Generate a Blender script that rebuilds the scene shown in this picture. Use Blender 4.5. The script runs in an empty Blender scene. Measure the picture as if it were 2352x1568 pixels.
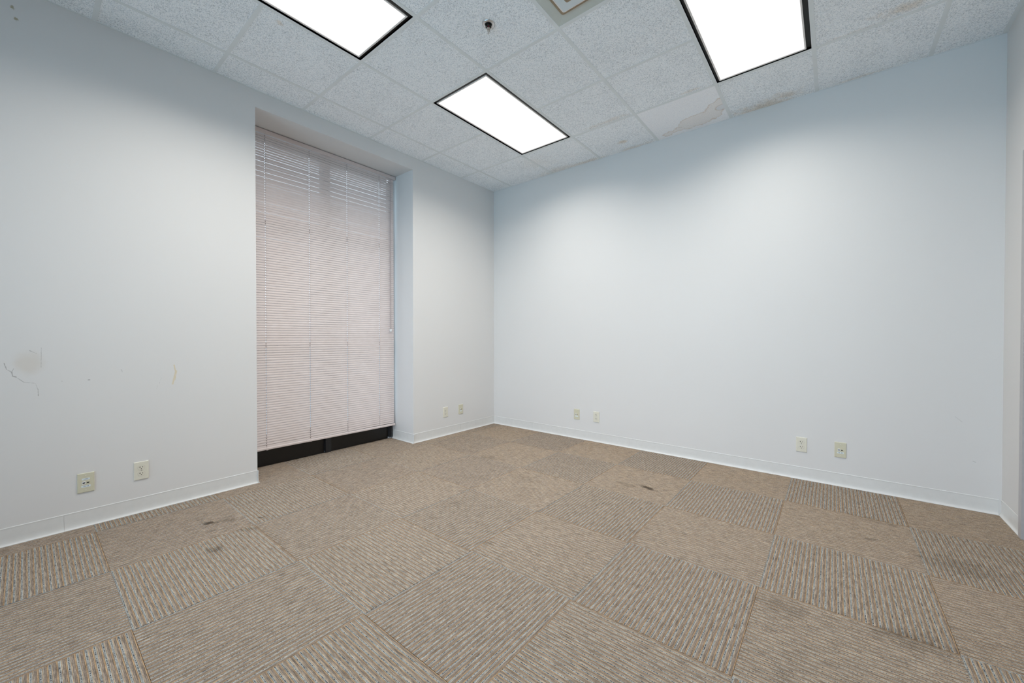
import bpy, bmesh, math, random
from mathutils import Vector, Matrix
random.seed(7)
sc = bpy.context.scene
COL = sc.collection

# ------------------------------------------------------------------ dimensions (metres)
H = 3.0325                    # ceiling height
XE = 4.3016                   # east wall
YS = -5.60                    # south wall (behind the camera)
WY0, WY1, WZ = -2.759, -1.288, 2.904   # window recess
XB = -0.31                    # blind plane
XW = -0.405                   # window frame plane
GX = [0.3042, 0.918, 1.5288, 2.1374, 2.7681, 3.3566, 3.9683]            # ceiling grid
GY = [-0.5906, -1.1751, -1.7956, -2.4077, -3.019, -3.6125, -4.22, -4.83, -5.44]

# ------------------------------------------------------------------ mesh helpers
def link(name, bm, mat, parent=None, smooth=False):
    me = bpy.data.meshes.new(name)
    bm.normal_update(); bm.to_mesh(me); bm.free()
    for m in (mat if isinstance(mat, (list, tuple)) else [mat]):
        me.materials.append(m)
    if smooth:
        for p in me.polygons: p.use_smooth = True
    o = bpy.data.objects.new(name, me); COL.objects.link(o)
    if parent: o.parent = parent
    return o

def box(bm, x0, x1, y0, y1, z0, z1, mi=0):
    vs = [bm.verts.new((x, y, z)) for x in (x0, x1) for y in (y0, y1) for z in (z0, z1)]
    for f in ((0, 1, 3, 2), (4, 6, 7, 5), (0, 4, 5, 1), (2, 3, 7, 6), (0, 2, 6, 4), (1, 5, 7, 3)):
        bm.faces.new([vs[i] for i in f]).material_index = mi
    return vs

def bevel(bm, w, seg=2, edges=None):
    bmesh.ops.bevel(bm, geom=list(edges or bm.edges), offset=w, segments=seg, profile=0.5, affect='EDGES')

def quad(bm, pts, mi=0):
    f = bm.faces.new([bm.verts.new(p) for p in pts]); f.material_index = mi; return f

def extrude_profile(bm, prof, a, b, out):
    """prof = [(d, z)] swept from a to b (xy); out = unit xy normal away from the wall"""
    rows = []
    for p in (a, b):
        rows.append([bm.verts.new((p[0] + out[0]*d, p[1] + out[1]*d, z)) for d, z in prof])
    n = len(prof)
    for i in range(n):
        j = (i+1) % n
        bm.faces.new((rows[0][i], rows[1][i], rows[1][j], rows[0][j]))
    bm.faces.new(rows[0]); bm.faces.new(rows[1][::-1])
    bmesh.ops.recalc_face_normals(bm, faces=bm.faces)

def lathe(bm, prof, seg=32, loc=(0, 0, 0)):
    rings = []
    for r, z in prof:
        rings.append([bm.verts.new((loc[0]+r*math.cos(2*math.pi*i/seg), loc[1]+r*math.sin(2*math.pi*i/seg), loc[2]+z)) for i in range(seg)])
    for k in range(len(prof)-1):
        for i in range(seg):
            j = (i+1) % seg
            bm.faces.new((rings[k][i], rings[k][j], rings[k+1][j], rings[k+1][i]))
    bm.faces.new(rings[0][::-1]); bm.faces.new(rings[-1])
    bmesh.ops.recalc_face_normals(bm, faces=bm.faces)

def tube(bm, pts, r, seg=8):
    pts = [Vector(p) for p in pts]; rings = []
    for i, p in enumerate(pts):
        t = (pts[min(i+1, len(pts)-1)] - pts[max(i-1, 0)]).normalized()
        a = t.cross(Vector((0, 0, 1)) if abs(t.z) < .9 else Vector((1, 0, 0))).normalized(); b = t.cross(a)
        rings.append([bm.verts.new(p + (a*math.cos(2*math.pi*k/seg) + b*math.sin(2*math.pi*k/seg))*r) for k in range(seg)])
    for i in range(len(pts)-1):
        for k in range(seg):
            j = (k+1) % seg
            bm.faces.new((rings[i][k], rings[i][j], rings[i+1][j], rings[i+1][k]))
    bm.faces.new(rings[0]); bm.faces.new(rings[-1][::-1])
    bmesh.ops.recalc_face_normals(bm, faces=bm.faces)

def thing(name, label, cat, loc=(0, 0, 0), rotz=0, group=None):
    o = bpy.data.objects.new(name, None); COL.objects.link(o)
    o.location = loc; o.rotation_euler = (0, 0, rotz); o.empty_display_size = .05
    tag(o, label, cat, group); return o

def tag(o, label, cat, group=None):
    o['label'] = label; o['category'] = cat
    if group: o['group'] = group

def struct(o, label=None, cat=None):
    o['kind'] = 'structure'
    if label: o['label'] = label
    if cat: o['category'] = cat
    return o

def copy_tree(o, parent=None):
    c = o.copy(); COL.objects.link(c)
    if parent: c.parent = parent
    for ch in list(o.children): copy_tree(ch, c)
    return c

# ------------------------------------------------------------------ node helpers
def lin(r, g, b):
    f = lambda c: (c/255)/12.92 if c/255 <= .04045 else (((c/255)+.055)/1.055)**2.4
    return (f(r), f(g), f(b), 1)

class NT:
    def __init__(s, name):
        s.m = bpy.data.materials.new(name); s.m.use_nodes = True
        s.t = s.m.node_tree; s.t.nodes.clear()
        s.out = s.t.nodes.new('ShaderNodeOutputMaterial')
    def n(s, typ, **kw):
        nd = s.t.nodes.new(typ)
        for k, v in kw.items(): setattr(nd, k, v)
        return nd
    def put(s, sock, v):
        if v is None: return
        if hasattr(v, 'is_output') or isinstance(v, bpy.types.NodeSocket): s.t.links.new(v, sock)
        else: sock.default_value = v
    def math(s, op, a, b=None, c=None, clamp=False):
        nd = s.n('ShaderNodeMath', operation=op, use_clamp=clamp)
        s.put(nd.inputs[0], a); s.put(nd.inputs[1], b); s.put(nd.inputs[2], c)
        return nd.outputs[0]
    def step(s, x, e0, e1):
        nd = s.n('ShaderNodeMapRange', interpolation_type='SMOOTHSTEP')
        s.put(nd.inputs[0], x); s.put(nd.inputs[1], e0); s.put(nd.inputs[2], e1); nd.inputs[3].default_value = 0; nd.inputs[4].default_value = 1
        return nd.outputs[0]
    def lerp(s, x, e0, e1, a, b):
        nd = s.n('ShaderNodeMapRange'); s.put(nd.inputs[0], x)
        for i, v in enumerate((e0, e1, a, b)): s.put(nd.inputs[i+1], v)
        return nd.outputs[0]
    def mix(s, f, a, b, mode='MIX'):
        nd = s.n('ShaderNodeMix', data_type='RGBA', blend_type=mode)
        s.put(nd.inputs[0], f); s.put(nd.inputs[6], a); s.put(nd.inputs[7], b)
        return nd.outputs[2]
    def noise(s, vec, scale, detail=2, rough=.5, dist=0, dim='3D'):
        nd = s.n('ShaderNodeTexNoise', noise_dimensions=dim); s.put(nd.inputs['Vector'], vec)
        nd.inputs['Scale'].default_value = scale; nd.inputs['Detail'].default_value = detail
        nd.inputs['Roughness'].default_value = rough; nd.inputs['Distortion'].default_value = dist
        return nd.outputs['Fac']
    def voro(s, vec, scale, rnd=1.0, feature='F1'):
        nd = s.n('ShaderNodeTexVoronoi', feature=feature); s.put(nd.inputs['Vector'], vec)
        nd.inputs['Scale'].default_value = scale; nd.inputs['Randomness'].default_value = rnd
        return nd.outputs['Distance']
    def obj(s): return s.n('ShaderNodeTexCoord').outputs['Object']
    def xyz(s, v):
        nd = s.n('ShaderNodeSeparateXYZ'); s.put(nd.inputs[0], v); return nd.outputs
    def vec(s, x, y, z=0.0):
        nd = s.n('ShaderNodeCombineXYZ'); s.put(nd.inputs[0], x); s.put(nd.inputs[1], y); s.put(nd.inputs[2], z); return nd.outputs[0]
    def scale(s, v, k):
        nd = s.n('ShaderNodeVectorMath', operation='MULTIPLY'); s.put(nd.inputs[0], v); nd.inputs[1].default_value = k; return nd.outputs[0]
    def ellipse(s, u, v, u0, v0, a, b, rot=0, wob=None, soft=.45):
        du = s.math('SUBTRACT', u, u0); dv = s.math('SUBTRACT', v, v0)
        c, sn = math.cos(rot), math.sin(rot)
        p = s.math('ADD', s.math('MULTIPLY', du, c/a), s.math('MULTIPLY', dv, sn/a))
        q = s.math('ADD', s.math('MULTIPLY', du, -sn/b), s.math('MULTIPLY', dv, c/b))
        d = s.math('SQRT', s.math('ADD', s.math('MULTIPLY', p, p), s.math('MULTIPLY', q, q)))
        if wob is not None: d = s.math('ADD', d, wob)
        return s.step(d, 1.0, 1.0-soft)
    def segd(s, u, v, a, b):
        ex, ey = b[0]-a[0], b[1]-a[1]; L2 = ex*ex+ey*ey
        du = s.math('SUBTRACT', u, a[0]); dv = s.math('SUBTRACT', v, a[1])
        h = s.math('ADD', s.math('MULTIPLY', du, ex/L2), s.math('MULTIPLY', dv, ey/L2), clamp=True)
        px = s.math('SUBTRACT', du, s.math('MULTIPLY', h, ex)); py = s.math('SUBTRACT', dv, s.math('MULTIPLY', h, ey))
        return s.math('SQRT', s.math('ADD', s.math('MULTIPLY', px, px), s.math('MULTIPLY', py, py)))
    def bump(s, h, strength=.3, dist=.002):
        nd = s.n('ShaderNodeBump'); s.put(nd.inputs['Height'], h)
        nd.inputs['Strength'].default_value = strength; nd.inputs['Distance'].default_value = dist
        return nd.outputs[0]
    def bsdf(s, col, rough=.6, spec=.3, metal=0, normal=None, **kw):
        b = s.n('ShaderNodeBsdfPrincipled')
        s.put(b.inputs['Base Color'], col); s.put(b.inputs['Roughness'], rough)
        b.inputs['Specular IOR Level'].default_value = spec; b.inputs['Metallic'].default_value = metal
        if normal is not None: s.put(b.inputs['Normal'], normal)
        for k, v in kw.items(): s.put(b.inputs[k], v)
        return b.outputs[0]
    def done(s, sh):
        s.t.links.new(sh, s.out.inputs[0]); return s.m

def plain(name, col, rough=.5, spec=.3, metal=0, var=.04, sc_=40):
    t = NT(name); o = t.obj(); nz = t.noise(o, sc_, 3)
    c = t.mix(t.lerp(nz, .3, .7, 0, 1), tuple(x*(1-var) for x in col[:3])+(1,), tuple(min(1, x*(1+var)) for x in col[:3])+(1,))
    return t.done(t.bsdf(c, rough, spec, metal))

# ------------------------------------------------------------------ materials
WALL = (0.715, 0.713, 0.708, 1)
def wall_mat(name, base, marks=None, spec=.25):
    t = NT(name); o = t.obj(); x, y, z = t.xyz(o)
    c = t.mix(t.lerp(t.noise(o, 1.3, 3), .3, .7, 0, 1), tuple(v*.985 for v in base[:3])+(1,), base)
    if marks: c = marks(t, o, x, y, z, c)
    pe = t.noise(o, 260, 2)
    return t.done(t.bsdf(c, .45, spec, normal=t.bump(pe, .06, .001)))

def west_marks(t, o, x, y, z, c):
    wob = t.math('MULTIPLY', t.math('SUBTRACT', t.noise(o, 9, 3), .5), 1.1)
    c = t.mix(t.math('MULTIPLY', t.ellipse(y, z, -3.885, .985, .075, .085, 0, wob, .7), .5), c, lin(206, 199, 188))
    wn = t.math('MULTIPLY', t.math('SUBTRACT', t.noise(o, 60, 2), .5), .006)
    segs = [((-3.962, .99), (-3.954, .955), .0012, .5), ((-3.954, .955), (-3.937, .94), .001, .35), ((-3.937, .94), (-3.934, .918), .0016, .55),
            ((-3.937, .94), (-3.93, .958), .0011, .35), ((-3.934, .918), (-3.923, .912), .0022, .5), ((-3.923, .912), (-3.895, .88), .0009, .4),
            ((-3.895, .88), (-3.856, .872), .0008, .28), ((-3.855, .872), (-3.846, .835), .0008, .28), ((-3.846, .835), (-3.845, .80), .001, .4),
            ((-3.874, 1.055), (-3.85, 1.038), .0012, .38), ((-3.832, 1.07), (-3.834, .96), .0009, .3),
            ((-3.653, .874), (-3.647, .874), .0022, .8), ((-3.51, .925), (-3.506, .912), .0012, .22),
            ((-3.32, .86), (-3.33, .825), .0009, .22), ((-3.338, .81), (-3.345, .79), .0009, .16), ((-3.758, .876), (-3.756, .874), .0014, .3),
            ]
    m = None
    for a, b, w, k in segs:
        d = t.math('ADD', t.segd(y, z, a, b), wn)
        q = t.math('MULTIPLY', t.step(d, w*2, w*.4), k)
        m = q if m is None else t.math('MAXIMUM', m, q)
    c = t.mix(m, c, lin(108, 106, 103))
    ym = None
    for a, b, w in [((-3.254, .94), (-3.246, .895), .0028), ((-3.246, .895), (-3.262, .815), .003), ((-3.241, .90), (-3.25, .84), .0018)]:
        q = t.step(t.math('ADD', t.segd(y, z, a, b), wn), w*2.2, w*.3)
        ym = q if ym is None else t.math('MAXIMUM', ym, q)
    c = t.mix(t.math('MULTIPLY', ym, .7), c, lin(214, 198, 160))
    return c
def spots(t, o, x, y, z, c):
    w2 = t.math('MULTIPLY', t.math('SUBTRACT', t.noise(o, 120, 2), .5), 1.4)
    for u0, v0 in ((-3.919, 2.918), (-3.907, 2.862)):
        c = t.mix(t.math('MULTIPLY', t.ellipse(y, z, u0, v0, .010, .013, 0, w2, .6), .7), c, lin(150, 138, 96))
    return c
M_WW = wall_mat('paint_wall', WALL)
M_WMARK = wall_mat('paint_wall_scuffed', WALL, west_marks)
M_WSPOT = wall_mat('paint_wall_spotted', WALL, spots)
def north_marks(t, o, x, y, z, c):
    wn = t.math('MULTIPLY', t.math('SUBTRACT', t.noise(o, 60, 2), .5), .006); m = None
    for a, b, w, k in [((4.10, .60), (4.13, .57), .0012, .2), ((4.18, .32), (4.19, .315), .002, .25)]:
        q = t.math('MULTIPLY', t.step(t.math('ADD', t.segd(x, z, a, b), wn), w*2, w*.4), k)
        m = q if m is None else t.math('MAXIMUM', m, q)
    return t.mix(m, c, lin(105, 105, 104))
M_WN = wall_mat('paint_wall_marked', WALL, north_marks)
M_WE = wall_mat('paint_wall_east', (.69, .68, .665, 1))
M_BASE = plain('vinyl_baseboard', (.715, .72, .71, 1), .38, .4, var=.02, sc_=25)
M_SEAM = plain('baseboard_seam', (.30, .31, .31, 1), .6)

# ceiling tile -----------------------------------------------------------------
def ceil_tile(STAINS, name='mineral_ceiling_tile'):
    t = NT(name); o = t.obj(); x, y, z = t.xyz(o)
    gran = t.noise(o, 165, 2, .6)
    patch = t.noise(o, 6, 2)
    n1 = t.noise(t.scale(o, (1, 1.35, 1)), 80, 2, .6, .6)
    worm = t.step(t.math('ABSOLUTE', t.math('SUBTRACT', n1, .5)), .045, .012)
    gate = t.step(t.math('ADD', t.noise(o, 100, 1), t.math('MULTIPLY', t.math('SUBTRACT', patch, .5), .35)), .50, .60)
    pitm = t.math('MULTIPLY', worm, gate)
    dark = t.math('MULTIPLY', t.step(gran, .42, .30), .5)
    m = t.math('MAXIMUM', t.math('MULTIPLY', pitm, .62), dark)
    c = t.mix(t.step(gran, .36, .66), (.80, .845, .885, 1), (.97, .985, .995, 1))
    c = t.mix(m, c, (.30, .33, .35, 1))
    wob = t.math('MULTIPLY', t.math('SUBTRACT', t.noise(o, 14, 4, .65), .5), 1.6)
    st = None
    for e in STAINS:
        q = t.math('MULTIPLY', t.ellipse(x, y, *e[:5], wob, .9), e[5])
        st = q if st is None else t.math('MAXIMUM', st, q)
    if st is not None: c = t.mix(st, c, t.mix(1, c, (.80, .66, .52, 1), 'MULTIPLY'))
    h = t.math('SUBTRACT', gran, t.math('MULTIPLY', pitm, .8))
    return t.done(t.bsdf(c, .95, .05, normal=t.bump(h, .4, .004)))
CEIL_STAINS = [(3.0, -.03, .30, .13, 0, .62), (3.17, -.10, .14, .09, .3, .5), (1.87, -.20, .07, .05, 0, .6), (3.77, -.66, .16, .07, .1, .55), (3.60, -.60, .25, .03, .05, .3),
              (1.36, -.03, .3, .05, 0, .45), (1.9, -.02, .25, .05, 0, .4), (1.0, -.04, .4, .12, 0, .3), (.95, -.35, .25, .25, .2, .16), (2.6, -.63, .12, .03, 0, .35), (1.9, -.63, .3, .04, 0, .3), (3.6, -.02, .2, .03, 0, .3),
              (.93, -3.27, .025, .02, 0, .7), (.85, -2.9, .02, .035, .6, .45)]
M_TILE = ceil_tile([])
def clean_tile():
    t = NT('white_stained_tile'); o = t.obj(); x, y, z = t.xyz(o)
    pit = t.step(t.voro(o, 110), .2, .08)
    c = t.mix(t.step(t.noise(o, 120, 3, .6), .35, .7), (.86, .875, .91, 1), (.97, .975, .985, 1))
    c = t.mix(t.math('MULTIPLY', pit, .55), c, (.38, .36, .36, 1))
    wob = t.math('MULTIPLY', t.math('SUBTRACT', t.noise(o, 16, 4, .6), .5), .10)
    d = None
    for a, b, r in [((2.24, -.07), (2.42, -.11), .035), ((2.46, -.14), (2.62, -.17), .095), ((2.64, -.18), (2.74, -.30), .075)]:
        q = t.math('SUBTRACT', t.segd(x, y, a, b), r); d = q if d is None else t.math('MINIMUM', d, q)
    d = t.math('ADD', d, wob)
    c = t.mix(t.math('MULTIPLY', t.step(d, .006, -.006), .38), c, t.mix(1, c, (.86, .76, .66, 1), 'MULTIPLY'))
    ring = t.step(t.math('ABSOLUTE', t.math('ADD', d, .004)), .009, .001)
    c = t.mix(t.math('MULTIPLY', ring, .38), c, (.55, .42, .31, 1))
    d2 = t.math('ADD', t.math('SUBTRACT', t.segd(x, y, (2.735, -.235), (2.75, -.235), ), .042), t.math('MULTIPLY', wob, .3))
    c = t.mix(t.math('MULTIPLY', t.step(d2, .002, -.002), .7), c, (.74, .76, .79, 1))
    c = t.mix(t.math('MULTIPLY', t.step(t.math('ABSOLUTE', d2), .008, .001), .4), c, (.50, .38, .27, 1))
    return t.done(t.bsdf(c, .9, .05, normal=t.bump(t.math('MULTIPLY', pit, -1), .4, .002)))
M_CLEAN = clean_tile()
M_GRID = plain('grid_tee_paint', (.74, .77, .775, 1), .45, .3, var=.03, sc_=9)
M_BLACK = plain('fixture_black_slot', (.012, .012, .011, 1), .5, .3)
M_DOORF = plain('fixture_white_frame', (.78, .74, .71, 1), .4, .4, var=.02)

def lens_mat():
    t = NT('prismatic_lens'); o = t.obj(); x, y, z = t.xyz(o)
    nz = t.noise(t.scale(o, (9, 5, 1)), 1.0, 2)
    # the lens is moulded in lengthwise bands with faint joint lines
    f = t.math('FRACT', t.math('ADD', t.math('MULTIPLY', x, 1/.14), .5)); ln = t.step(t.math('ABSOLUTE', t.math('SUBTRACT', f, .5)), .035, .008)
    g = t.math('FRACT', t.math('ADD', t.math('MULTIPLY', y, 1/.29), .5)); lg = t.step(t.math('ABSOLUTE', t.math('SUBTRACT', g, .5)), .016, .004)
    m = t.math('MAXIMUM', t.math('MULTIPLY', ln, .6), t.math('MULTIPLY', lg, .35))
    e = t.n('ShaderNodeEmission'); t.put(e.inputs[0], t.mix(m, (1, .99, .97, 1), (.93, .92, .89, 1)))
    t.put(e.inputs[1], t.lerp(nz, .3, .75, 1.25, 1.0))
    return t.done(e.outputs[0])
M_LENS = lens_mat()

# carpet -------------------------------------------------------------------------
PER = .0211
def carpet(STAINS, name='ribbed_carpet_tile'):
    t = NT(name); uv = t.n('ShaderNodeUVMap', uv_map='rib').outputs[0]
    u, v, _ = t.xyz(uv); o = t.obj(); x, y, z = t.xyz(o)
    f = t.math('FRACT', u); row = t.math('FLOOR', t.math('MULTIPLY', u, 6))
    row = t.math('FLOOR', t.math('MULTIPLY', u, 9))
    nA = t.noise(t.vec(t.math('MULTIPLY', row, 7.31), t.math('MULTIPLY', v, 24)), 1.0, 2, .6)
    nB = t.noise(t.vec(t.math('MULTIPLY', t.math('FLOOR', u), 3.77), t.math('MULTIPLY', v, 185)), 1.0, 1, .5)
    nC = t.noise(t.vec(t.math('MULTIPLY', row, 5.13), t.math('MULTIPLY', v, 230)), 1.0, 1, .5)
    loop = t.noise(o, 420, 2, .7)
    k = t.step(nA, .38, .62)
    tan = t.mix(k, lin(170, 143, 114), lin(193, 163, 128))
    sand = t.mix(k, lin(152, 142, 130), lin(178, 167, 152))
    tau = t.mix(k, lin(134, 122, 111), lin(160, 146, 132))
    bro = t.mix(k, lin(130, 116, 102), lin(154, 136, 116))
    lig = t.mix(k, lin(158, 156, 150), lin(186, 187, 181))
    dot = t.mix(t.step(nB, .42, .50), lin(70, 75, 84), lin(160, 164, 162))
    lt = lambda a: t.math('LESS_THAN', f, a)
    c = tan
    for a, q in ((.84, bro), (.78, tau), (.52, sand), (.43, tan), (.36, lig), (.235, dot), (.115, lig)):
        c = t.mix(lt(a), c, q)
    c = t.mix(t.math('MULTIPLY', t.step(nC, .55, .35), .5), c, t.mix(1, c, (.66, .65, .65, 1), 'MULTIPLY'))
    stk = t.noise(t.vec(t.math('MULTIPLY', u, 13), t.math('MULTIPLY', v, 16)), 1.0, 3, .65)
    c = t.mix(t.step(stk, .56, .34), c, t.mix(1, c, (.52, .51, .51, 1), 'MULTIPLY'))
    c = t.mix(t.math('MULTIPLY', t.step(stk, .52, .70), .6), c, t.mix(1, c, (1.22, 1.20, 1.18, 1), 'MULTIPLY'))
    c = t.mix(t.step(loop, .50, .30), c, t.mix(1, c, (.72, .71, .70, 1), 'MULTIPLY'))
    big = t.noise(o, 2.2, 4, .6)
    c = t.mix(t.math('MULTIPLY', t.step(big, .50, .75), .22), c, t.mix(1, c, (.72, .70, .68, 1), 'MULTIPLY'))
    wob = t.math('MULTIPLY', t.math('SUBTRACT', t.noise(o, 26, 4, .7), .5), 2.4)
    st = None
    for e in STAINS:
        q = t.math('MULTIPLY', t.ellipse(x, y, *e[:5], wob, .75), e[5])
        st = q if st is None else t.math('MAXIMUM', st, q)
    if st is not None: c = t.mix(st, c, t.mix(1, c, (.17, .16, .15, 1), 'MULTIPLY'))
    c = t.mix(1, c, CARPET_TINT, 'MULTIPLY')
    fluff = t.step(t.voro(o, 9), .018, .010)
    c = t.mix(t.math('MULTIPLY', fluff, .5), c, (.85, .83, .80, 1))
    return t.done(t.bsdf(c, .95, .05, normal=t.bump(loop, .7, .003)))
CARPET_TINT = (1.10, 1.10, 1.11, 1)
FLOOR_STAINS = [(.53, -3.185, .055, .028, .9, .85), (.57, -3.11, .07, .03, .9, .35), (.684, -2.97, .035, .016, .9, .8), (.917, -3.255, .06, .045, .3, .5), (.80, -3.06, .09, .03, 1.1, .25),
              (2.392, -.956, .08, .035, -.3, .85), (2.24, -.99, .13, .05, -.2, .22), (.95, -1.153, .13, .07, .3, .22), (1.485, -2.043, .08, .06, .3, .18), (1.737, -2.092, .04, .03, 0, .15),
              (1.579, -1.379, .16, .09, 0, .12), (3.674, -.598, .14, .05, -.1, .2), (3.633, -.917, .04, .025, 0, .3), (3.70, -1.82, .16, .09, .2, .3), (1.25, -1.6, .12, .06, .3, .12), (3.3, -1.9, .15, .08, 0, .22),
              (.0, -1.9, .02, .012, 0, .3), (3.95, -1.0, .2, .15, 0, .25), (2.0, -2.3, .05, .03, 0, .2)]
M_CARPET = carpet([]); fvar = []
M_UNDER = plain('carpet_joint', (.16, .13, .105, 1), .9, .05)

M_BRONZE = plain('dark_bronze_metal', (.011, .0095, .008, 1), .42, .45, var=.2, sc_=60)
M_POST = plain('worn_black_metal', (.019, .021, .025, 1), .38, .5, var=.25, sc_=120)
def slat_mat():
    t = NT('pink_blind_slat'); o = t.obj()
    c = t.mix(t.lerp(t.noise(o, 20, 2), .3, .7, 0, 1), (.71, .635, .62, 1), (.745, .67, .655, 1))
    tr = t.n('ShaderNodeBsdfTranslucent'); tr.inputs[0].default_value = (.75, .66, .62, 1)
    mx = t.n('ShaderNodeMixShader'); mx.inputs[0].default_value = .06
    t.t.links.new(t.bsdf(c, .38, .4), mx.inputs[1]); t.t.links.new(tr.outputs[0], mx.inputs[2])
    return t.done(mx.outputs[0])
M_SLAT = slat_mat()
M_RAIL = plain('pink_blind_rail', (.66, .585, .57, 1), .38, .4, var=.02)
M_CORD = plain('blind_cord', (.50, .44, .44, 1), .7, .1)
def glass_mat(name, tint):
    t = NT(name); lw = t.n('ShaderNodeFresnel'); lw.inputs[0].default_value = 1.45
    tr = t.n('ShaderNodeBsdfTransparent'); tr.inputs[0].default_value = tint
    gl = t.n('ShaderNodeBsdfGlossy'); gl.inputs['Roughness'].default_value = .02
    mx = t.n('ShaderNodeMixShader'); t.t.links.new(lw.outputs[0], mx.inputs[0])
    t.t.links.new(tr.outputs[0], mx.inputs[1]); t.t.links.new(gl.outputs[0], mx.inputs[2])
    return t.done(mx.outputs[0])
M_GLASS = glass_mat('clear_glass', (.94, .97, .97, 1)); M_TINTED = glass_mat('tinted_glass', (.34, .345, .335, 1))
M_IVORY = plain('ivory_plastic', (.72, .70, .60, 1), .35, .45, var=.02)
M_IVORY_D = plain('aged_ivory_plastic', (.62, .60, .465, 1), .4, .4, var=.02)
M_SLOT = plain('dark_slot', (.012, .012, .012, 1), .6, .1)
M_WHITEP = plain('white_plastic', (.80, .82, .84, 1), .35, .4, var=.01)
M_LABEL = plain('label_paper', (.72, .79, .80, 1), .6, .2, var=.02)
M_INK = plain('blue_ink', (.06, .10, .26, 1), .6, .1)
M_CHROME = plain('sprinkler_chrome', (.62, .62, .62, 1), .28, .5, 1.0)
M_BRASS = plain('sprinkler_pale_brass', (.55, .48, .42, 1), .4, .5, .6)
M_RED = plain('red_glass_bulb', (.28, .03, .05, 1), .1, .6)
M_DIFF = plain('diffuser_enamel', (.55, .58, .54, 1), .45, .35, var=.04, sc_=12)
M_DIFFW = plain('diffuser_plaque_enamel', (.66, .72, .74, 1), .4, .4, var=.02)
M_DUST = plain('dusty_edge', (.33, .26, .18, 1), .8, .1, var=.15)
M_DOORG = plain('door_frame_grey', (.46, .45, .46, 1), .45, .35)
M_DOORL = plain('door_leaf_grey', (.48, .46, .44, 1), .4, .35)
M_STEEL = plain('brushed_steel', (.55, .55, .55, 1), .3, .5, 1.0)

# ------------------------------------------------------------------ walls
T = .45
bm = bmesh.new()
box(bm, -T, 0, YS-.15, -3.99, -.05, H+.12); box(bm, -T, 0, -3.99, WY0, -.05, .77); box(bm, -T, 0, -3.22, WY0, .77, 1.09)
box(bm, -T, 0, -3.99, -3.22, .77, 1.09, 1); box(bm, -T, 0, -3.99, WY0, 1.09, 2.82); box(bm, -T, 0, -3.99, -3.87, 2.82, H+.12, 2); box(bm, -T, 0, -3.87, WY0, 2.82, H+.12); box(bm, -T, 0, WY1, 0.15, -.05, H+.12); box(bm, -T, 0, WY0, WY1, WZ, H+.12)
struct(link('wall_west', bm, [M_WW, M_WMARK, M_WSPOT]), 'pale grey painted wall with the deep window recess', 'wall')
bm = bmesh.new(); box(bm, 0, 4.0, 0, .15, -.05, H+.12); box(bm, 4.0, XE, 0, .15, .7, H+.12); box(bm, 4.0, XE, 0, .15, -.05, .25); box(bm, 4.0, XE, 0, .15, .25, .7, 1)
struct(link('wall_north', bm, [M_WW, M_WN]), 'long pale grey painted wall facing the camera on the right', 'wall')
DY0, DY1, DZ = -1.32, -.392, 2.13          # door opening in the east wall
bm = bmesh.new()
box(bm, XE, XE+.13, DY1+.04, .15, -.05, H+.12); box(bm, XE, XE+.13, YS-.15, DY0-.04, -.05, H+.12); box(bm, XE, XE+.13, DY0-.04, DY1+.04, DZ+.04, H+.12)
struct(link('wall_east', bm, M_WE), 'narrow strip of wall at the right edge, beside the door', 'wall')
SX0, SX1, SZ0, SZ1 = .25, 4.05, .12, 2.85      # unseen glazed opening, added to let fill daylight in
bm = bmesh.new()
box(bm, 0, SX0, YS-.15, YS, -.05, H+.12); box(bm, SX1, XE, YS-.15, YS, -.05, H+.12)
box(bm, SX0, SX1, YS-.15, YS, -.05, SZ0); box(bm, SX0, SX1, YS-.15, YS, SZ1, H+.12)
struct(link('wall_south', bm, M_WW), 'painted wall behind the camera with an opening added for daylight fill', 'wall')

# ------------------------------------------------------------------ floor: ribbed carpet tiles
TS, X0, Y0 = .6125, .150, -.583
PROF = [(0, -.0018), (.04, -.0011), (.17, -.0009), (.31, -.0011), (.36, -.0014), (.41, -.0004), (.48, 0), (.64, -.0001), (.75, -.0003), (.80, -.0007), (.84, -.0007), (.88, -.0003), (.95, -.0004), (1, -.0018)]
bm = bmesh.new(); uvl = bm.loops.layers.uv.new('rib')
def clipquad(s0, s1, z0, z1, t0, t1, axis, mi, oy, u0, u1, vo, rng):
    # s across the ribs, t along them; axis 'x' = ribs run along x
    smin, smax, tmin, tmax = rng
    a, b = max(s0, smin), min(s1, smax); c, d = max(t0, tmin), min(t1, tmax)
    if b-a < 1e-6 or d-c < 1e-6: return
    L = lambda q0, q1, s: q0+(q1-q0)*(s-s0)/(s1-s0)
    pts = [(a, c), (b, c), (b, d), (a, d)]
    vs, uvs = [], []
    for s, tt in pts:
        z = L(z0, z1, s); uu = L(u0, u1, s)
        vs.append(bm.verts.new((tt, s, z) if axis == 'x' else (s, tt, z))); uvs.append((uu, tt+vo))
    if axis == 'x': vs = vs[::-1]; uvs = uvs[::-1]
    f = bm.faces.new(vs); f.material_index = mi
    for l, q in zip(f.loops, uvs): l[uvl].uv = q
NR = 29
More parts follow.
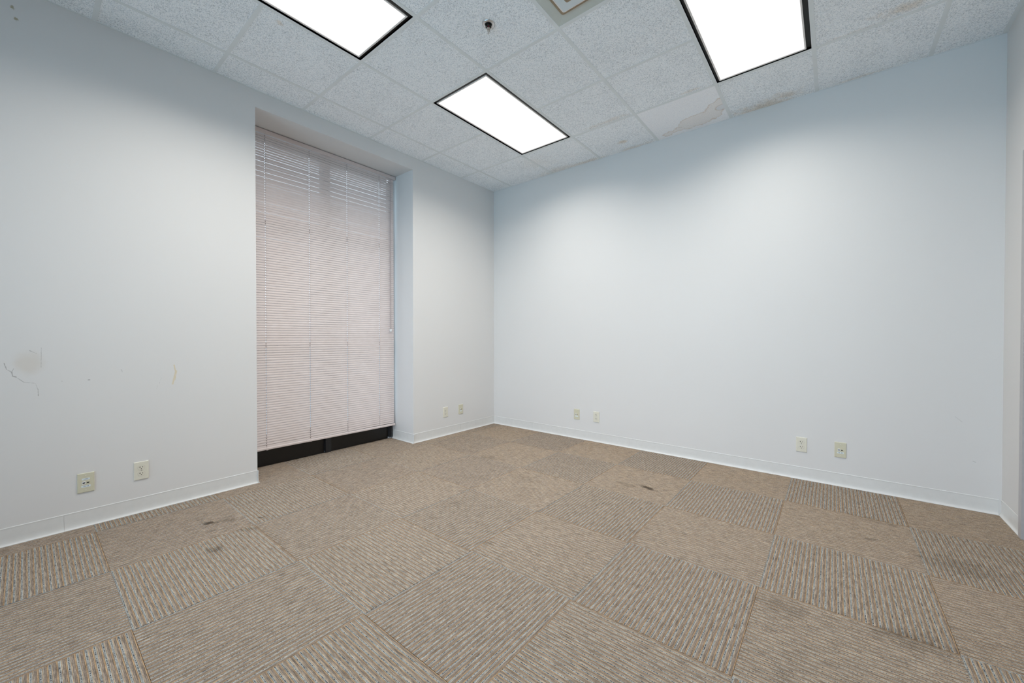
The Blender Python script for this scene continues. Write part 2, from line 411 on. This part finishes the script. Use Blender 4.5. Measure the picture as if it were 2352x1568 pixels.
for i in range(-1, 8):
    for j in range(-1, 9):
        ax, bx = X0+i*TS, X0+(i+1)*TS; by, ay = Y0-j*.611+.611, Y0-j*.611   # ay < by
        regions = []
        if bx > 0: regions.append((max(0, ax), min(XE, bx), max(YS, ay), min(0, by)))
        if ax < 0: regions.append((max(XW+.005, ax), min(0, bx), max(WY0, ay), min(WY1, by)))
        # j counts rows from the north wall; row j spans [Y0-j*s, Y0-(j-1)*s]
        odd = ((i + (5-j)) % 2) == 1
        axis = 'x' if odd else 'y'
        rnd = random.randint(0, 40)*10; vo = random.random()*20
        g = .0003
        mine = [e for e in FLOOR_STAINS if ax-max(e[2:4])*1.3 < e[0] < bx+max(e[2:4])*1.3 and ay-max(e[2:4])*1.3 < e[1] < by+max(e[2:4])*1.3]
        if mine and mine not in fvar: fvar.append(mine)
        mi = 2+fvar.index(mine) if mine else 0
        for (rx0, rx1, ry0, ry1) in regions:
            if rx1-rx0 < 1e-4 or ry1-ry0 < 1e-4: continue
            if axis == 'x':
                sA, sB, tA, tB = ay+g, by-g, ax+g, bx-g; rng = (ry0, ry1, rx0, rx1)
            else:
                sA, sB, tA, tB = ax+g, bx-g, ay+g, by-g; rng = (rx0, rx1, ry0, ry1)
            P = (sB-sA)/NR
            for k in range(NR):
                for (f0, z0), (f1, z1) in zip(PROF[:-1], PROF[1:]):
                    clipquad(sA+(k+f0)*P, sA+(k+f1)*P, z0, z1, tA, tB, axis, mi, 0, rnd+k+f0, rnd+k+f1, vo, rng)
q = quad(bm, [(XW-.05, YS, -.0045), (XE+.1, YS, -.0045), (XE+.1, 0, -.0045), (XW-.05, 0, -.0045)], 1)
struct(link('floor', bm, [M_CARPET, M_UNDER]+[carpet(v, 'ribbed_carpet_soiled') for v in fvar]), 'beige and grey ribbed carpet tiles laid in quarter turns', 'floor')

# ------------------------------------------------------------------ ceiling
lights_cells = [(1, -3.019-1.2, -3.019), (1, GY[2], GY[0]), (4, GY[2], GY[0])]
xs = [0]+GX+[XE]; ys = [0]+GY+[YS]
def is_light(i, j):
    cx, cy = (xs[i]+xs[i+1])/2, (ys[j]+ys[j+1])/2
    return any(GX[k] < cx < GX[k+1] and a < cy < b for k, a, b in LC)
LC = [(1, GY[6], GY[4]-.0), (1, GY[2], GY[0]), (4, GY[2], GY[0])]
LC[0] = (1, GY[5], GY[3])
bm = bmesh.new(); ZT = H+.0018; cvar = []
for i in range(len(xs)-1):
    for j in range(len(ys)-1):
        if is_light(i, j): continue
        if i == 4 and j == 0: continue                 # replaced clean tile
        if i == 4 and j == 3: continue                 # air diffuser
        a, b, d, c = xs[i], xs[i+1], ys[j], ys[j+1]
        mine = [e for e in CEIL_STAINS if a-e[2] < e[0] < b+e[2] and c-e[3] < e[1] < d+e[3]]
        if mine and mine not in cvar: cvar.append(mine)
        quad(bm, [(a, c, ZT), (a, d, ZT), (b, d, ZT), (b, c, ZT)], 1+cvar.index(mine) if mine else 0)
ceiling = struct(link('ceiling', bm, [M_TILE]+[ceil_tile(v, 'mineral_tile_stained') for v in cvar]), 'dropped ceiling of pitted grey mineral tiles', 'ceiling')
bm = bmesh.new()
quad(bm, [(xs[4], ys[1], ZT), (xs[4], 0, ZT), (xs[5], 0, ZT), (xs[5], ys[1], ZT)])
o = link('ceiling_tile', bm, M_CLEAN, ceiling); o['label'] = 'smoother white ceiling tile with a brown water stain'
bm = bmesh.new(); W2 = .012
for k, gx in enumerate(GX):
    box(bm, gx-W2, gx+W2, YS, 0, H, H+.03)
edges_x = [0]+GX+[XE]
for jy, gy in enumerate(GY):
    for i in range(len(xs)-1):
        cx = (xs[i]+xs[i+1])/2
        if any(GX[k] < cx < GX[k+1] and a < gy-1e-4 and gy+1e-4 < b for k, a, b in LC): continue
        box(bm, xs[i]+(W2 if i else 0), xs[i+1]-(W2 if i < len(xs)-2 else 0), gy-W2, gy+W2, H+.0004, H+.03)
box(bm, 0, .010, YS, 0, H-.001, H+.02); box(bm, XE-.024, XE, YS, 0, H-.001, H+.02)
box(bm, .01, XE-.024, -.005, 0, H-.0008, H+.02)
link('suspension_grid', bm, M_GRID, ceiling)
bm = bmesh.new(); box(bm, -T, XE+.13, YS-.15, .15, H+.13, H+.2)
struct(link('roof_slab', bm, M_GRID))

# ------------------------------------------------------------------ recessed fluorescent fixtures
def frame_ring(bm, x0, x1, y0, y1, w, z0, z1):
    box(bm, x0, x0+w, y0, y1, z0, z1); box(bm, x1-w, x1, y0, y1, z0, z1)
    box(bm, x0+w, x1-w, y0, y0+w, z0, z1); box(bm, x0+w, x1-w, y1-w, y1, z0, z1)
LP = dict(power=19.4, spread=150)
def fixture(k, ya, yb, label, slots, gain=1.0):
    x0, x1, y0, y1 = GX[k]+W2, GX[k+1]-W2, ya+W2, yb-W2
    cx, cy = (x0+x1)/2, (y0+y1)/2
    r = thing('ceiling_light', label, 'ceiling light', (cx, cy, H), 0, 'recessed ceiling lights')
    hx, hy = (x1-x0)/2, (y1-y0)/2
    bm = bmesh.new()                                   # black air-slot housing, open underneath
    e = .011
    DP = .013
    for a, b, c, d in ((-hx-e, -hx, -hy-e, hy+e), (hx, hx+e, -hy-e, hy+e), (-hx, hx, -hy-e, -hy), (-hx, hx, hy, hy+e)):
        box(bm, a, b, c, d, .0006, DP)
    box(bm, -hx-e, hx+e, -hy-e, hy+e, DP, DP+.08)
    link('housing', bm, M_BLACK, r)
    sl, sr, sn, sf = slots                             # slot widths: west, east, near, far
    a, b, c, d = -hx+sl, hx-sr, -hy+sn, hy-sf
    bm = bmesh.new(); frame_ring(bm, a, b, c, d, .009, -.0005, .0035); link('lens_frame', bm, M_DOORF, r)
    bm = bmesh.new(); w = .009
    quad(bm, [(a+w, c+w, .003), (a+w, d-w, .003), (b-w, d-w, .003), (b-w, c+w, .003)])
    link('lens', bm, M_LENS, r)
    L = bpy.data.lights.new('lamp', 'AREA'); L.shape = 'RECTANGLE'; L.size = b-a-2*w-.02; L.size_y = d-c-2*w-.02
    L.energy = LP['power']*gain; L.color = (1.0, .948, .878); L.spread = math.radians(LP['spread'])
    lo = bpy.data.objects.new('lamp', L); COL.objects.link(lo); lo.parent = r; lo.location = ((a+b)/2, (c+d)/2, .001)
fixture(LC[0][0], LC[0][1], LC[0][2], 'bright recessed ceiling light cut off by the top edge, left of the sprinkler', (.020, .024, .024, .022), 1.30)
fixture(LC[1][0], LC[1][1], LC[1][2], 'bright recessed ceiling light fully in view near the room corner', (.020, .020, .021, .018))
fixture(LC[2][0], LC[2][1], LC[2][2], 'bright recessed ceiling light on the right with a wide black gap on one side', (.019, .027, .020, .016))

# ------------------------------------------------------------------ window and blind
win = bpy.data.objects.new('window_1', None); COL.objects.link(win); win.location = (XW, (WY0+WY1)/2, 0)
struct(win, 'tall dark bronze window set at the back of the recess', 'window')
def inwin(name, bm, mat):
    o = link(name, bm, mat, win); o.matrix_parent_inverse = Matrix.Translation(win.location).inverted(); return o
bm = bmesh.new()
box(bm, XW-.06, XW+.012, WY0, WY0+.05, 0, WZ); box(bm, XW-.06, XW, WY0+.05, WY1-.05, WZ-.05, WZ)
inwin('window_frame', bm, M_BRONZE)
bm = bmesh.new()
box(bm, XW-.03, XW+.022, WY1-.044, WY1, .012, WZ-.05); box(bm, XW+.022, XW+.034, WY1-.030, WY1-.006, .012, WZ-.05)
bevel(bm, .003); inwin('side_post', bm, M_POST)
bm = bmesh.new(); box(bm, XW-.06, XW, WY0+.05, -2.054, 0, .26); inwin('sill_panel', bm, M_BRONZE)
bm = bmesh.new(); box(bm, XW-.06, XW, -1.99, WY1-.044, 0, .26); inwin('sill_panel', bm, M_BRONZE)
bm = bmesh.new(); box(bm, XW-.06, XW+.004, -2.054, -2.045, 0, WZ-.05); box(bm, XW-.06, XW+.028, -2.045, -1.99, .014, WZ-.05)
box(bm, XW+.0, XW+.024, -2.042, -1.993, 0.0, .014); inwin('mullion', bm, M_POST)
for z in (1.058, 2.142):
    for a, b in ((WY0+.05, -2.054), (-1.99, WY1-.044)):
        bm = bmesh.new(); box(bm, XW-.05, XW-.002, a, b, z-.024, z+.024); inwin('crossbar', bm, M_BRONZE)
for a, b in ((WY0+.05, -2.054), (-1.99, WY1-.044)):
    for z0, z1 in ((.26, 1.034), (1.082, 2.118), (2.166, WZ-.05)):
        bm = bmesh.new(); quad(bm, [(XW-.03, a, z0), (XW-.03, b, z0), (XW-.03, b, z1), (XW-.03, a, z1)]); inwin('pane', bm, M_TINTED)

BY0, BY1 = WY0+.012, -1.312
blind = thing('venetian_blind', 'closed pink-beige venetian blind hanging in the window recess', 'blind', (XB, (BY0+BY1)/2, .15))
def inblind(name, bm, mat, smooth=False):
    o = link(name, bm, mat, blind, smooth); o.matrix_parent_inverse = Matrix.Translation(blind.location).inverted(); return o
bm = bmesh.new(); box(bm, XB-.025, XB+.012, BY0-.004, WY1-.006, 2.864, 2.8985); bevel(bm, .0025); inblind('headrail', bm, M_RAIL)
CORDS = [-2.585, -2.217, -1.851, -1.491]
PIT = .021403; ZB = .196; NS = 125
bm = bmesh.new()
cols = [BY0]
for c in CORDS: cols += [c-.0026, c+.0026]
cols += [BY1]
WP = [-.0125, -.009, -.0035, .0030, .009, .0125]
rs = random.Random(3)
ang0 = math.radians(72.5)
odd_slats = {}
NT_ = NS-1
odd_slats = {NT_-8: -4.5, NT_-10: -3.0, NT_-1: -2.5, NT_-2: -2, NT_-13: -2.0, NT_-40: -6}
for n in range(NS):
    z = ZB+n*PIT
    base = ang0+math.radians(rs.gauss(0, .13))
    droop = math.radians(odd_slats.get(n, 0))
    y_sag = rs.gauss(0, .0004)
    grid = []
    for ci, yy in enumerate(cols):
        fr = (yy-BY0)/(BY1-BY0)
        a = base + droop*(1 if n != NT_-40 else max(0, 1-3*fr))
        row = []
        for w in WP:
            crown = .0016*(1-(w/.0125)**2)
            # w>0: upper edge, on the outside; room edge is the lower one; crown bulges to the room
            dx = -w*math.cos(a)+crown*math.sin(a); dz = w*math.sin(a)+crown*math.cos(a)
            row.append(bm.verts.new((XB-.006+dx, yy, z+dz+y_sag)))
        grid.append(row)
    for ci in range(len(cols)-1):
        for k in range(len(WP)-1):
            if ci % 2 == 1 and k == 2: continue          # cord hole
            bm.faces.new((grid[ci][k], grid[ci+1][k], grid[ci+1][k+1], grid[ci][k+1]))
inblind('slats', bm, M_SLAT, True)
bm = bmesh.new()
prof = [(-.013, .158), (-.0125, .176), (-.004, .181), (.004, .1805), (.0125, .172), (.0125, .160), (.006, .1575)]
rows = []
for yy in (BY0, BY1+.008):
    dzz = .004 if yy == BY0 else -.003
    rows.append([bm.verts.new((XB-.006+d, yy, z+dzz)) for d, z in prof])
for i in range(len(prof)):
    j = (i+1) % len(prof); bm.faces.new((rows[0][i], rows[1][i], rows[1][j], rows[0][j]))
bm.faces.new(rows[0]); bm.faces.new(rows[1]); bmesh.ops.recalc_face_normals(bm, faces=bm.faces)
inblind('bottom_rail', bm, M_RAIL)
for c in CORDS:
    bm = bmesh.new(); tube(bm, [(XB+.0035, c, 2.866), (XB+.0035, c, 1.5), (XB+.0035, c, .172), (XB+.006, c+.006, .166)], .0011, 6)
    tube(bm, [(XB-.0165, c, 2.866), (XB-.0165, c, .178)], .0008, 6)
    box(bm, XB-.004, XB+.0075, c-.004, c+.010, .1585, .1645)
    inblind('ladder_cord', bm, M_CORD)
bm = bmesh.new(); cy = -1.361
for q in (-.0028, .0, .0028):
    tube(bm, [(XB+.010, cy+q*.6, 2.868), (XB+.011, cy+q, 2.2), (XB+.011, cy+q*1.6, 1.22)], .0016, 6)
cord = inblind('pull_cord', bm, M_CORD)
bm = bmesh.new()
for q, dz in ((-.008, .0), (0, -.006), (.008, .001)):
    lathe(bm, [(.002, 1.222+dz), (.0045, 1.216+dz), (.006, 1.205+dz), (.0065, 1.197+dz), (.003, 1.194+dz)], 10, (XB+.012, cy+q, 0))
ts = link('tassel', bm, M_WHITEP, cord, True)
ts.matrix_parent_inverse = (Matrix.Translation(blind.location)).inverted() if False else Matrix.Identity(4)

# ------------------------------------------------------------------ baseboards
BP = [(0, .098), (.0018, .0985), (.003, .0975), (.0036, .0955), (.0028, .089), (.0026, .040), (.0029, .030), (.0036, .021), (.0048, .0145), (.0066, .0095), (.0088, .0062), (.0112, .0042), (.013, .003), (.0135, 0), (0, 0)]
def baseboard(name, runs, label):
    bm = bmesh.new()
    for a, b, out in runs: extrude_profile(bm, BP, a, b, out)
    struct(link(name, bm, M_BASE), label, 'baseboard')
G = .0004
baseboard('baseboard_west', [((0, YS), (0, -3.755-G), (1, 0)), ((0, -3.755+G), (0, WY0-.0005), (1, 0)), ((0, WY1+.0005), (0, -.605-G), (1, 0)), ((0, -.605+G), (0, 0), (1, 0)),
                             ((.0136, WY1), (XW+.036, WY1), (0, -1)), ((0.0136, WY0), (XW+.03, WY0), (0, 1))], 'white vinyl baseboard along the window wall and into the recess')
baseboard('baseboard_north', [((0.0136, 0), (.642-G, 0), (0, -1)), ((.642+G, 0), (1.855-G, 0), (0, -1)), ((1.855+G, 0), (3.0855-G, 0), (0, -1)), ((3.0855+G, 0), (XE-.0136, 0), (0, -1))],
          'white vinyl baseboard along the long right-hand wall')
baseboard('baseboard_east', [((XE, 0), (XE, -.344), (-1, 0)), ((XE, DY0-.05), (XE, YS), (-1, 0))], 'white vinyl baseboard on the short wall beside the door frame')

# ------------------------------------------------------------------ door beside the camera, added fill-light window behind it
d1 = bpy.data.objects.new('door_1', None); COL.objects.link(d1); d1.location = (XE, (DY0+DY1)/2, 0)
struct(d1, 'grey metal door frame at the far right edge', 'door')
def indoor(name, bm, mat):
    o = link(name, bm, mat, d1); o.matrix_parent_inverse = Matrix.Translation(d1.location).inverted(); return o
bm = bmesh.new()
box(bm, XE-.014, XE+.145, DY1, DY1+.046, 0, DZ+.046); box(bm, XE-.014, XE+.145, DY0-.046, DY0, 0, DZ+.046); box(bm, XE-.014, XE+.145, DY0, DY1, DZ, DZ+.046)
indoor('door_frame', bm, M_DOORG)
bm = bmesh.new(); box(bm, XE+.03, XE+.074, DY0+.003, DY1-.003, .006, DZ-.003); indoor('door_leaf', bm, M_DOORL)
bm = bmesh.new(); tube(bm, [(XE+.03, DY0+.07, 1.0), (XE-.025, DY0+.07, 1.0), (XE-.03, DY0+.08, 1.0), (XE-.03, DY0+.18, 1.0)], .010, 12); indoor('door_handle', bm, M_STEEL)
w2 = bpy.data.objects.new('fill_window', None); COL.objects.link(w2); w2.location = ((SX0+SX1)/2, YS, SZ0)  # unseen window, added so bluish daylight fills the room
struct(w2, 'wide unseen window added behind the camera for daylight fill', 'window')
def inw2(name, bm, mat):
    o = link(name, bm, mat, w2); o.matrix_parent_inverse = Matrix.Translation(w2.location).inverted(); return o
bm = bmesh.new()
frame_ring_y = [(SX0, SX0+.05), (SX1-.05, SX1), (SX0+1.08, SX0+1.12), (SX0+2.18, SX0+2.22)]
for a, b in frame_ring_y: box(bm, a, b, YS-.10, YS-.04, SZ0, SZ1)
box(bm, SX0, SX1, YS-.099, YS-.041, SZ0, SZ0+.05); box(bm, SX0, SX1, YS-.099, YS-.041, SZ1-.05, SZ1)
inw2('window_frame', bm, M_BRONZE)
bm = bmesh.new(); quad(bm, [(SX0, YS-.07, SZ0), (SX1, YS-.07, SZ0), (SX1, YS-.07, SZ1), (SX0, YS-.07, SZ1)]); inw2('pane', bm, M_GLASS)

# ------------------------------------------------------------------ wall plates (local: x right, z up, -y out of the wall)
def plate_mesh(w=.070, h=.1145, d=.0055):
    bm = bmesh.new(); box(bm, -w/2, w/2, -d, 0, -h/2, h/2)
    front = [e for e in bm.edges if all(abs(v.co.y+d) < 1e-6 for v in e.verts)]
    bmesh.ops.bevel(bm, geom=front, offset=.0035, segments=3, profile=.6, affect='EDGES')
    return bm
def disc(bm, cx, cz, r, y0, y1, flat=None, seg=32):
    fr, bk = [], []
    for i in range(seg):
        a = 2*math.pi*i/seg; px, pz = r*math.cos(a), r*math.sin(a)
        if flat: pz = max(-flat, min(flat, pz))
        fr.append(bm.verts.new((cx+px, y0, cz+pz))); bk.append(bm.verts.new((cx+px, y1, cz+pz)))
    for i in range(seg):
        j = (i+1) % seg; bm.faces.new((fr[i], fr[j], bk[j], bk[i]))
    bm.faces.new(fr); bm.faces.new(bk[::-1]); bmesh.ops.recalc_face_normals(bm, faces=bm.faces)
def make_outlet(label):
    r = thing('power_outlet', label, 'power outlet', group='duplex power outlets')
    link('cover_plate', plate_mesh(), M_IVORY, r)
    for cz in (.0195, -.0195):
        bm = bmesh.new(); disc(bm, 0, cz, .0172, -.0068, -.004, .0143); fc = link('receptacle', bm, M_IVORY, r)
        bm = bmesh.new()
        box(bm, -.0076, -.0052, -.0071, -.006, cz-.001, cz+.0085); box(bm, -.0115, -.0076, -.0071, -.006, cz+.0028, cz+.0046)
        box(bm, .0052, .0072, -.0071, -.006, cz-.0003, cz+.0075)
        disc(bm, 0, cz-.0072, .0026, -.0071, -.006, None, 12)
        link('slots', bm, M_SLOT, fc)
        bm = bmesh.new(); disc(bm, 0, cz, .0180, -.0057, -.0045, .0151); link('recess_line', bm, M_DOORL, fc)
    bm = bmesh.new(); disc(bm, 0, 0, .003, -.0064, -.004, None, 12); link('screw', bm, M_STEEL, r)
    return r
def text(name, s, size, parent, loc, mat, sx=1.0):
    cu = bpy.data.curves.new(name, 'FONT'); cu.body = s; cu.size = size; cu.align_x = 'CENTER'; cu.align_y = 'CENTER'; cu.extrude = .00008
    tmp = bpy.data.objects.new(name, cu); COL.objects.link(tmp)
    me = bpy.data.meshes.new_from_object(tmp.evaluated_get(bpy.context.evaluated_depsgraph_get())); bpy.data.objects.remove(tmp)
    me.materials.clear(); me.materials.append(mat)
    o = bpy.data.objects.new(name, me); COL.objects.link(o)
    o.parent = parent; o.location = loc; o.rotation_euler = (math.pi/2, 0, 0); o.scale = (sx, 1, 1); return o
def make_jack(label, top=None, bottom=None, strip=True):
    r = thing('data_outlet', label, 'data outlet', group='data jack plates')
    link('cover_plate', plate_mesh(), M_IVORY_D, r)
    for cx, mt in ((-.0085, M_WHITEP), (.0085, M_IVORY_D)):
        bm = bmesh.new(); box(bm, cx-.0072, cx+.0072, -.0072, -.004, -.0085, .0085); bevel(bm, .0006, 1)
        jk = link('jack', bm, mt, r)
        bm = bmesh.new()
        pts = [(-.0058, .0025), (.0058, .0025), (.0055, -.0005), (.003, -.0038), (-.003, -.0038), (-.0055, -.0005)]
        fr = [bm.verts.new((cx+a, -.00745, b)) for a, b in pts]; bk = [bm.verts.new((cx+a, -.0068, b)) for a, b in pts]
        for i in range(6):
            j = (i+1) % 6; bm.faces.new((fr[i], fr[j], bk[j], bk[i]))
        bm.faces.new(fr); bm.faces.new(bk[::-1]); bmesh.ops.recalc_face_normals(bm, faces=bm.faces)
        link('port', bm, M_SLOT, jk)
    if top:
        bm = bmesh.new(); box(bm, -.0165, .0165, -.0060, -.005, .0215-.0055, .0215+.0055); s = link('label_strip', bm, M_LABEL, r)
        text('lettering', top, .0075, s, (0, -.0061, .0215), M_INK, 1.0)
    if strip:
        bm = bmesh.new(); box(bm, -.0195, .0195, -.0060, -.005, -.021-.006, -.021+.006); s = link('label_strip', bm, M_LABEL, r)
        if bottom: text('lettering', bottom, .0105, s, (0, -.0061, -.021), M_INK, 1.0)
    for cz in (.043, -.043):
        bm = bmesh.new(); disc(bm, 0, cz, .0028, -.0061, -.004, None, 12); link('screw', bm, M_IVORY, r)
    return r
ZO = .2685
WST = -math.pi/2*-1   # facing +x : rotate so that local -y points to +x
def on_west(r, y, z=ZO): r.location = (0, y, z); r.rotation_euler = (0, 0, math.pi/2)
def on_north(r, x, z=ZO): r.location = (x, 0, z); r.rotation_euler = (0, 0, 0)
o1 = make_outlet('ivory power outlet on the window wall, left of the blind'); on_west(o1, -3.423, .270)
for lab, fn, pos, z in (('ivory power outlet between the window recess and the room corner', on_west, -.841, .268),
                        ('ivory power outlet on the long wall, right-hand one of the pair nearer the corner', on_north, 1.4835, .269),
                        ('ivory power outlet on the long wall, left-hand one of the pair at the right', on_north, 3.276, .276)):
    c = copy_tree(o1); c['label'] = lab; fn(c, pos, z)
on_west(make_jack('ivory data jack plate with two blue-lettered label strips, far left on the window wall', 'a1000', '10-43'), -3.667, .2615)
on_west(make_jack('ivory data jack plate nearest the room corner on the window wall'), -.599, .2695)
on_north(make_jack('ivory data jack plate on the long wall, nearer the room corner'), 1.243, .269)
on_north(make_jack('ivory data jack plate with one white label strip, farthest right on the long wall', None, '10  44'), 3.514, .275)

# ------------------------------------------------------------------ sprinkler
sp = thing('sprinkler_head', 'small chrome fire sprinkler with red bulb hanging from the ceiling', 'sprinkler', (1.825, -2.095, H+.003))
bm = bmesh.new(); lathe(bm, [(.0385, .002), (.0385, -.002), (.036, -.006), (.030, -.008), (.0225, -.007), (.021, -.001)], 40); link('escutcheon', bm, M_CHROME, sp, True)
bm = bmesh.new(); lathe(bm, [(.0208, -.0005), (.0208, -.0032), (.004, -.0035)], 32); link('cup', bm, M_BLACK, sp)
bm = bmesh.new(); lathe(bm, [(.011, -.002), (.011, -.007), (.008, -.009)], 6)
ax = Vector((.78, .62, 0)).normalized()
for sg in (-1, 1):
    tube(bm, [tuple(ax*sg*.009+Vector((0, 0, -.006))), tuple(ax*sg*.0175+Vector((0, 0, -.011))), tuple(ax*sg*.0165+Vector((0, 0, -.018))), tuple(ax*sg*.006+Vector((0, 0, -.028)))], .0032, 8)
link('yoke', bm, M_BRONZE, sp, True)
bm = bmesh.new(); lathe(bm, [(.0015, -.008), (.0036, -.011), (.0036, -.023), (.0015, -.026)], 12); link('glass_bulb', bm, M_RED, sp, True)
bm = bmesh.new(); lathe(bm, [(.005, -.0255), (.0105, -.0275), (.0105, -.033), (.0085, -.0345), (.0035, -.0347), (.003, -.033)], 24); link('boss', bm, M_BRASS, sp)
bm = bmesh.new(); lathe(bm, [(.0028, -.033), (.0075, -.037), (.0085, -.041), (.0055, -.050), (.0035, -.060), (.001, -.063)], 20); link('deflector', bm, M_BRASS, sp, True)

# ------------------------------------------------------------------ air diffuser
X0d, X1d, Y0d, Y1d = GX[3]+W2, GX[4]-W2, GY[3]+W2, GY[2]-W2
cx, cy = (X0d+X1d)/2, (Y0d+Y1d)/2
df = thing('air_diffuser', 'square stepped metal air diffuser cut off by the top edge', 'air vent', (cx, cy, H))
hx, hy = (X1d-X0d)/2+.008, (Y1d-Y0d)/2+.008
def ringpath(bm, levels, mi=0):
    """stepped square rings: [(inset, z)]"""
    R = []
    for ins, z in levels:
        R.append([bm.verts.new(p) for p in ((-hx+ins, -hy+ins, z), (hx-ins, -hy+ins, z), (hx-ins, hy-ins, z), (-hx+ins, hy-ins, z))])
    for a, b in zip(R[:-1], R[1:]):
        for i in range(4):
            j = (i+1) % 4; bm.faces.new((a[i], a[j], b[j], b[i])).material_index = mi
    return R
bm = bmesh.new(); ringpath(bm, [(0, .006), (0, .0012), (.012, .0012), (.075, .010), (.12, .045), (.20, .06)]); link('pan', bm, M_DIFF, df)
def plaque(bm, ins, z0, z1, rad=.015):
    box(bm, -hx+ins, hx-ins, -hy+ins, hy-ins, z0, z1)
    ve = [e for e in bm.edges if abs(e.verts[0].co.z-e.verts[1].co.z) > 1e-5]
    bmesh.ops.bevel(bm, geom=ve, offset=rad, segments=5, profile=.5, affect='EDGES')
bm = bmesh.new(); plaque(bm, .070, -.002, .008); link('outer_cone', bm, M_DUST, df)
bm = bmesh.new(); plaque(bm, .086, -.006, -.0021, .013); link('cone_rim', bm, M_DOORF, df)
bm = bmesh.new(); plaque(bm, .094, -.009, -.0061, .004); link('face_plate', bm, M_DIFFW, df)
bm = bmesh.new(); plaque(bm, .140, -.0105, -.0091, .012); link('inner_gap', bm, M_DUST, df)
bm = bmesh.new(); plaque(bm, .155, -.014, -.0106, .010); link('inner_plate', bm, M_DIFFW, df)

# ------------------------------------------------------------------ daylight
w = bpy.data.worlds.new('overcast_sky'); sc.world = w; w.use_nodes = True
nt = w.node_tree; bg = nt.nodes['Background']
SKY, GROUND_FILL = (3.4, 4.0, 4.7, 1), (1.5, 2.4, 3.1, 1)  # lower half of the world glows as added fill for the ceiling
tc = nt.nodes.new('ShaderNodeTexCoord'); sp_ = nt.nodes.new('ShaderNodeSeparateXYZ'); nt.links.new(tc.outputs['Generated'], sp_.inputs[0])
mr = nt.nodes.new('ShaderNodeMapRange'); mr.inputs[1].default_value = -.02; mr.inputs[2].default_value = .02; nt.links.new(sp_.outputs[2], mr.inputs[0])
mxw = nt.nodes.new('ShaderNodeMix'); mxw.data_type = 'RGBA'; nt.links.new(mr.outputs[0], mxw.inputs[0])
mxw.inputs[6].default_value = GROUND_FILL; mxw.inputs[7].default_value = SKY
nt.links.new(mxw.outputs[2], bg.inputs[0])

# ------------------------------------------------------------------ camera
cam = bpy.data.cameras.new('camera'); co = bpy.data.objects.new('camera', cam); COL.objects.link(co)
cam.sensor_width = 36; cam.lens = 36*908.808/2352; cam.clip_start = .02
yaw, pitch, roll = .68203, -.00987, -.00028
co.location = (3.4673, -3.8908, 1.12665)
co.rotation_euler = (Matrix.Rotation(yaw, 3, 'Z') @ Matrix.Rotation(math.pi/2+pitch, 3, 'X') @ Matrix.Rotation(roll, 3, 'Z')).to_euler()
sc.camera = co

vs = sc.view_settings
vs.view_transform = 'Standard'; vs.look = 'None'; vs.gamma = 1; vs.use_curve_mapping = False; vs.exposure = 0.05
cy_ = sc.cycles
cy_.max_bounces = 10; cy_.diffuse_bounces = 5; cy_.adaptive_threshold = .02; cy_.transparent_max_bounces = 12; cy_.caustics_reflective = False; cy_.caustics_refractive = False
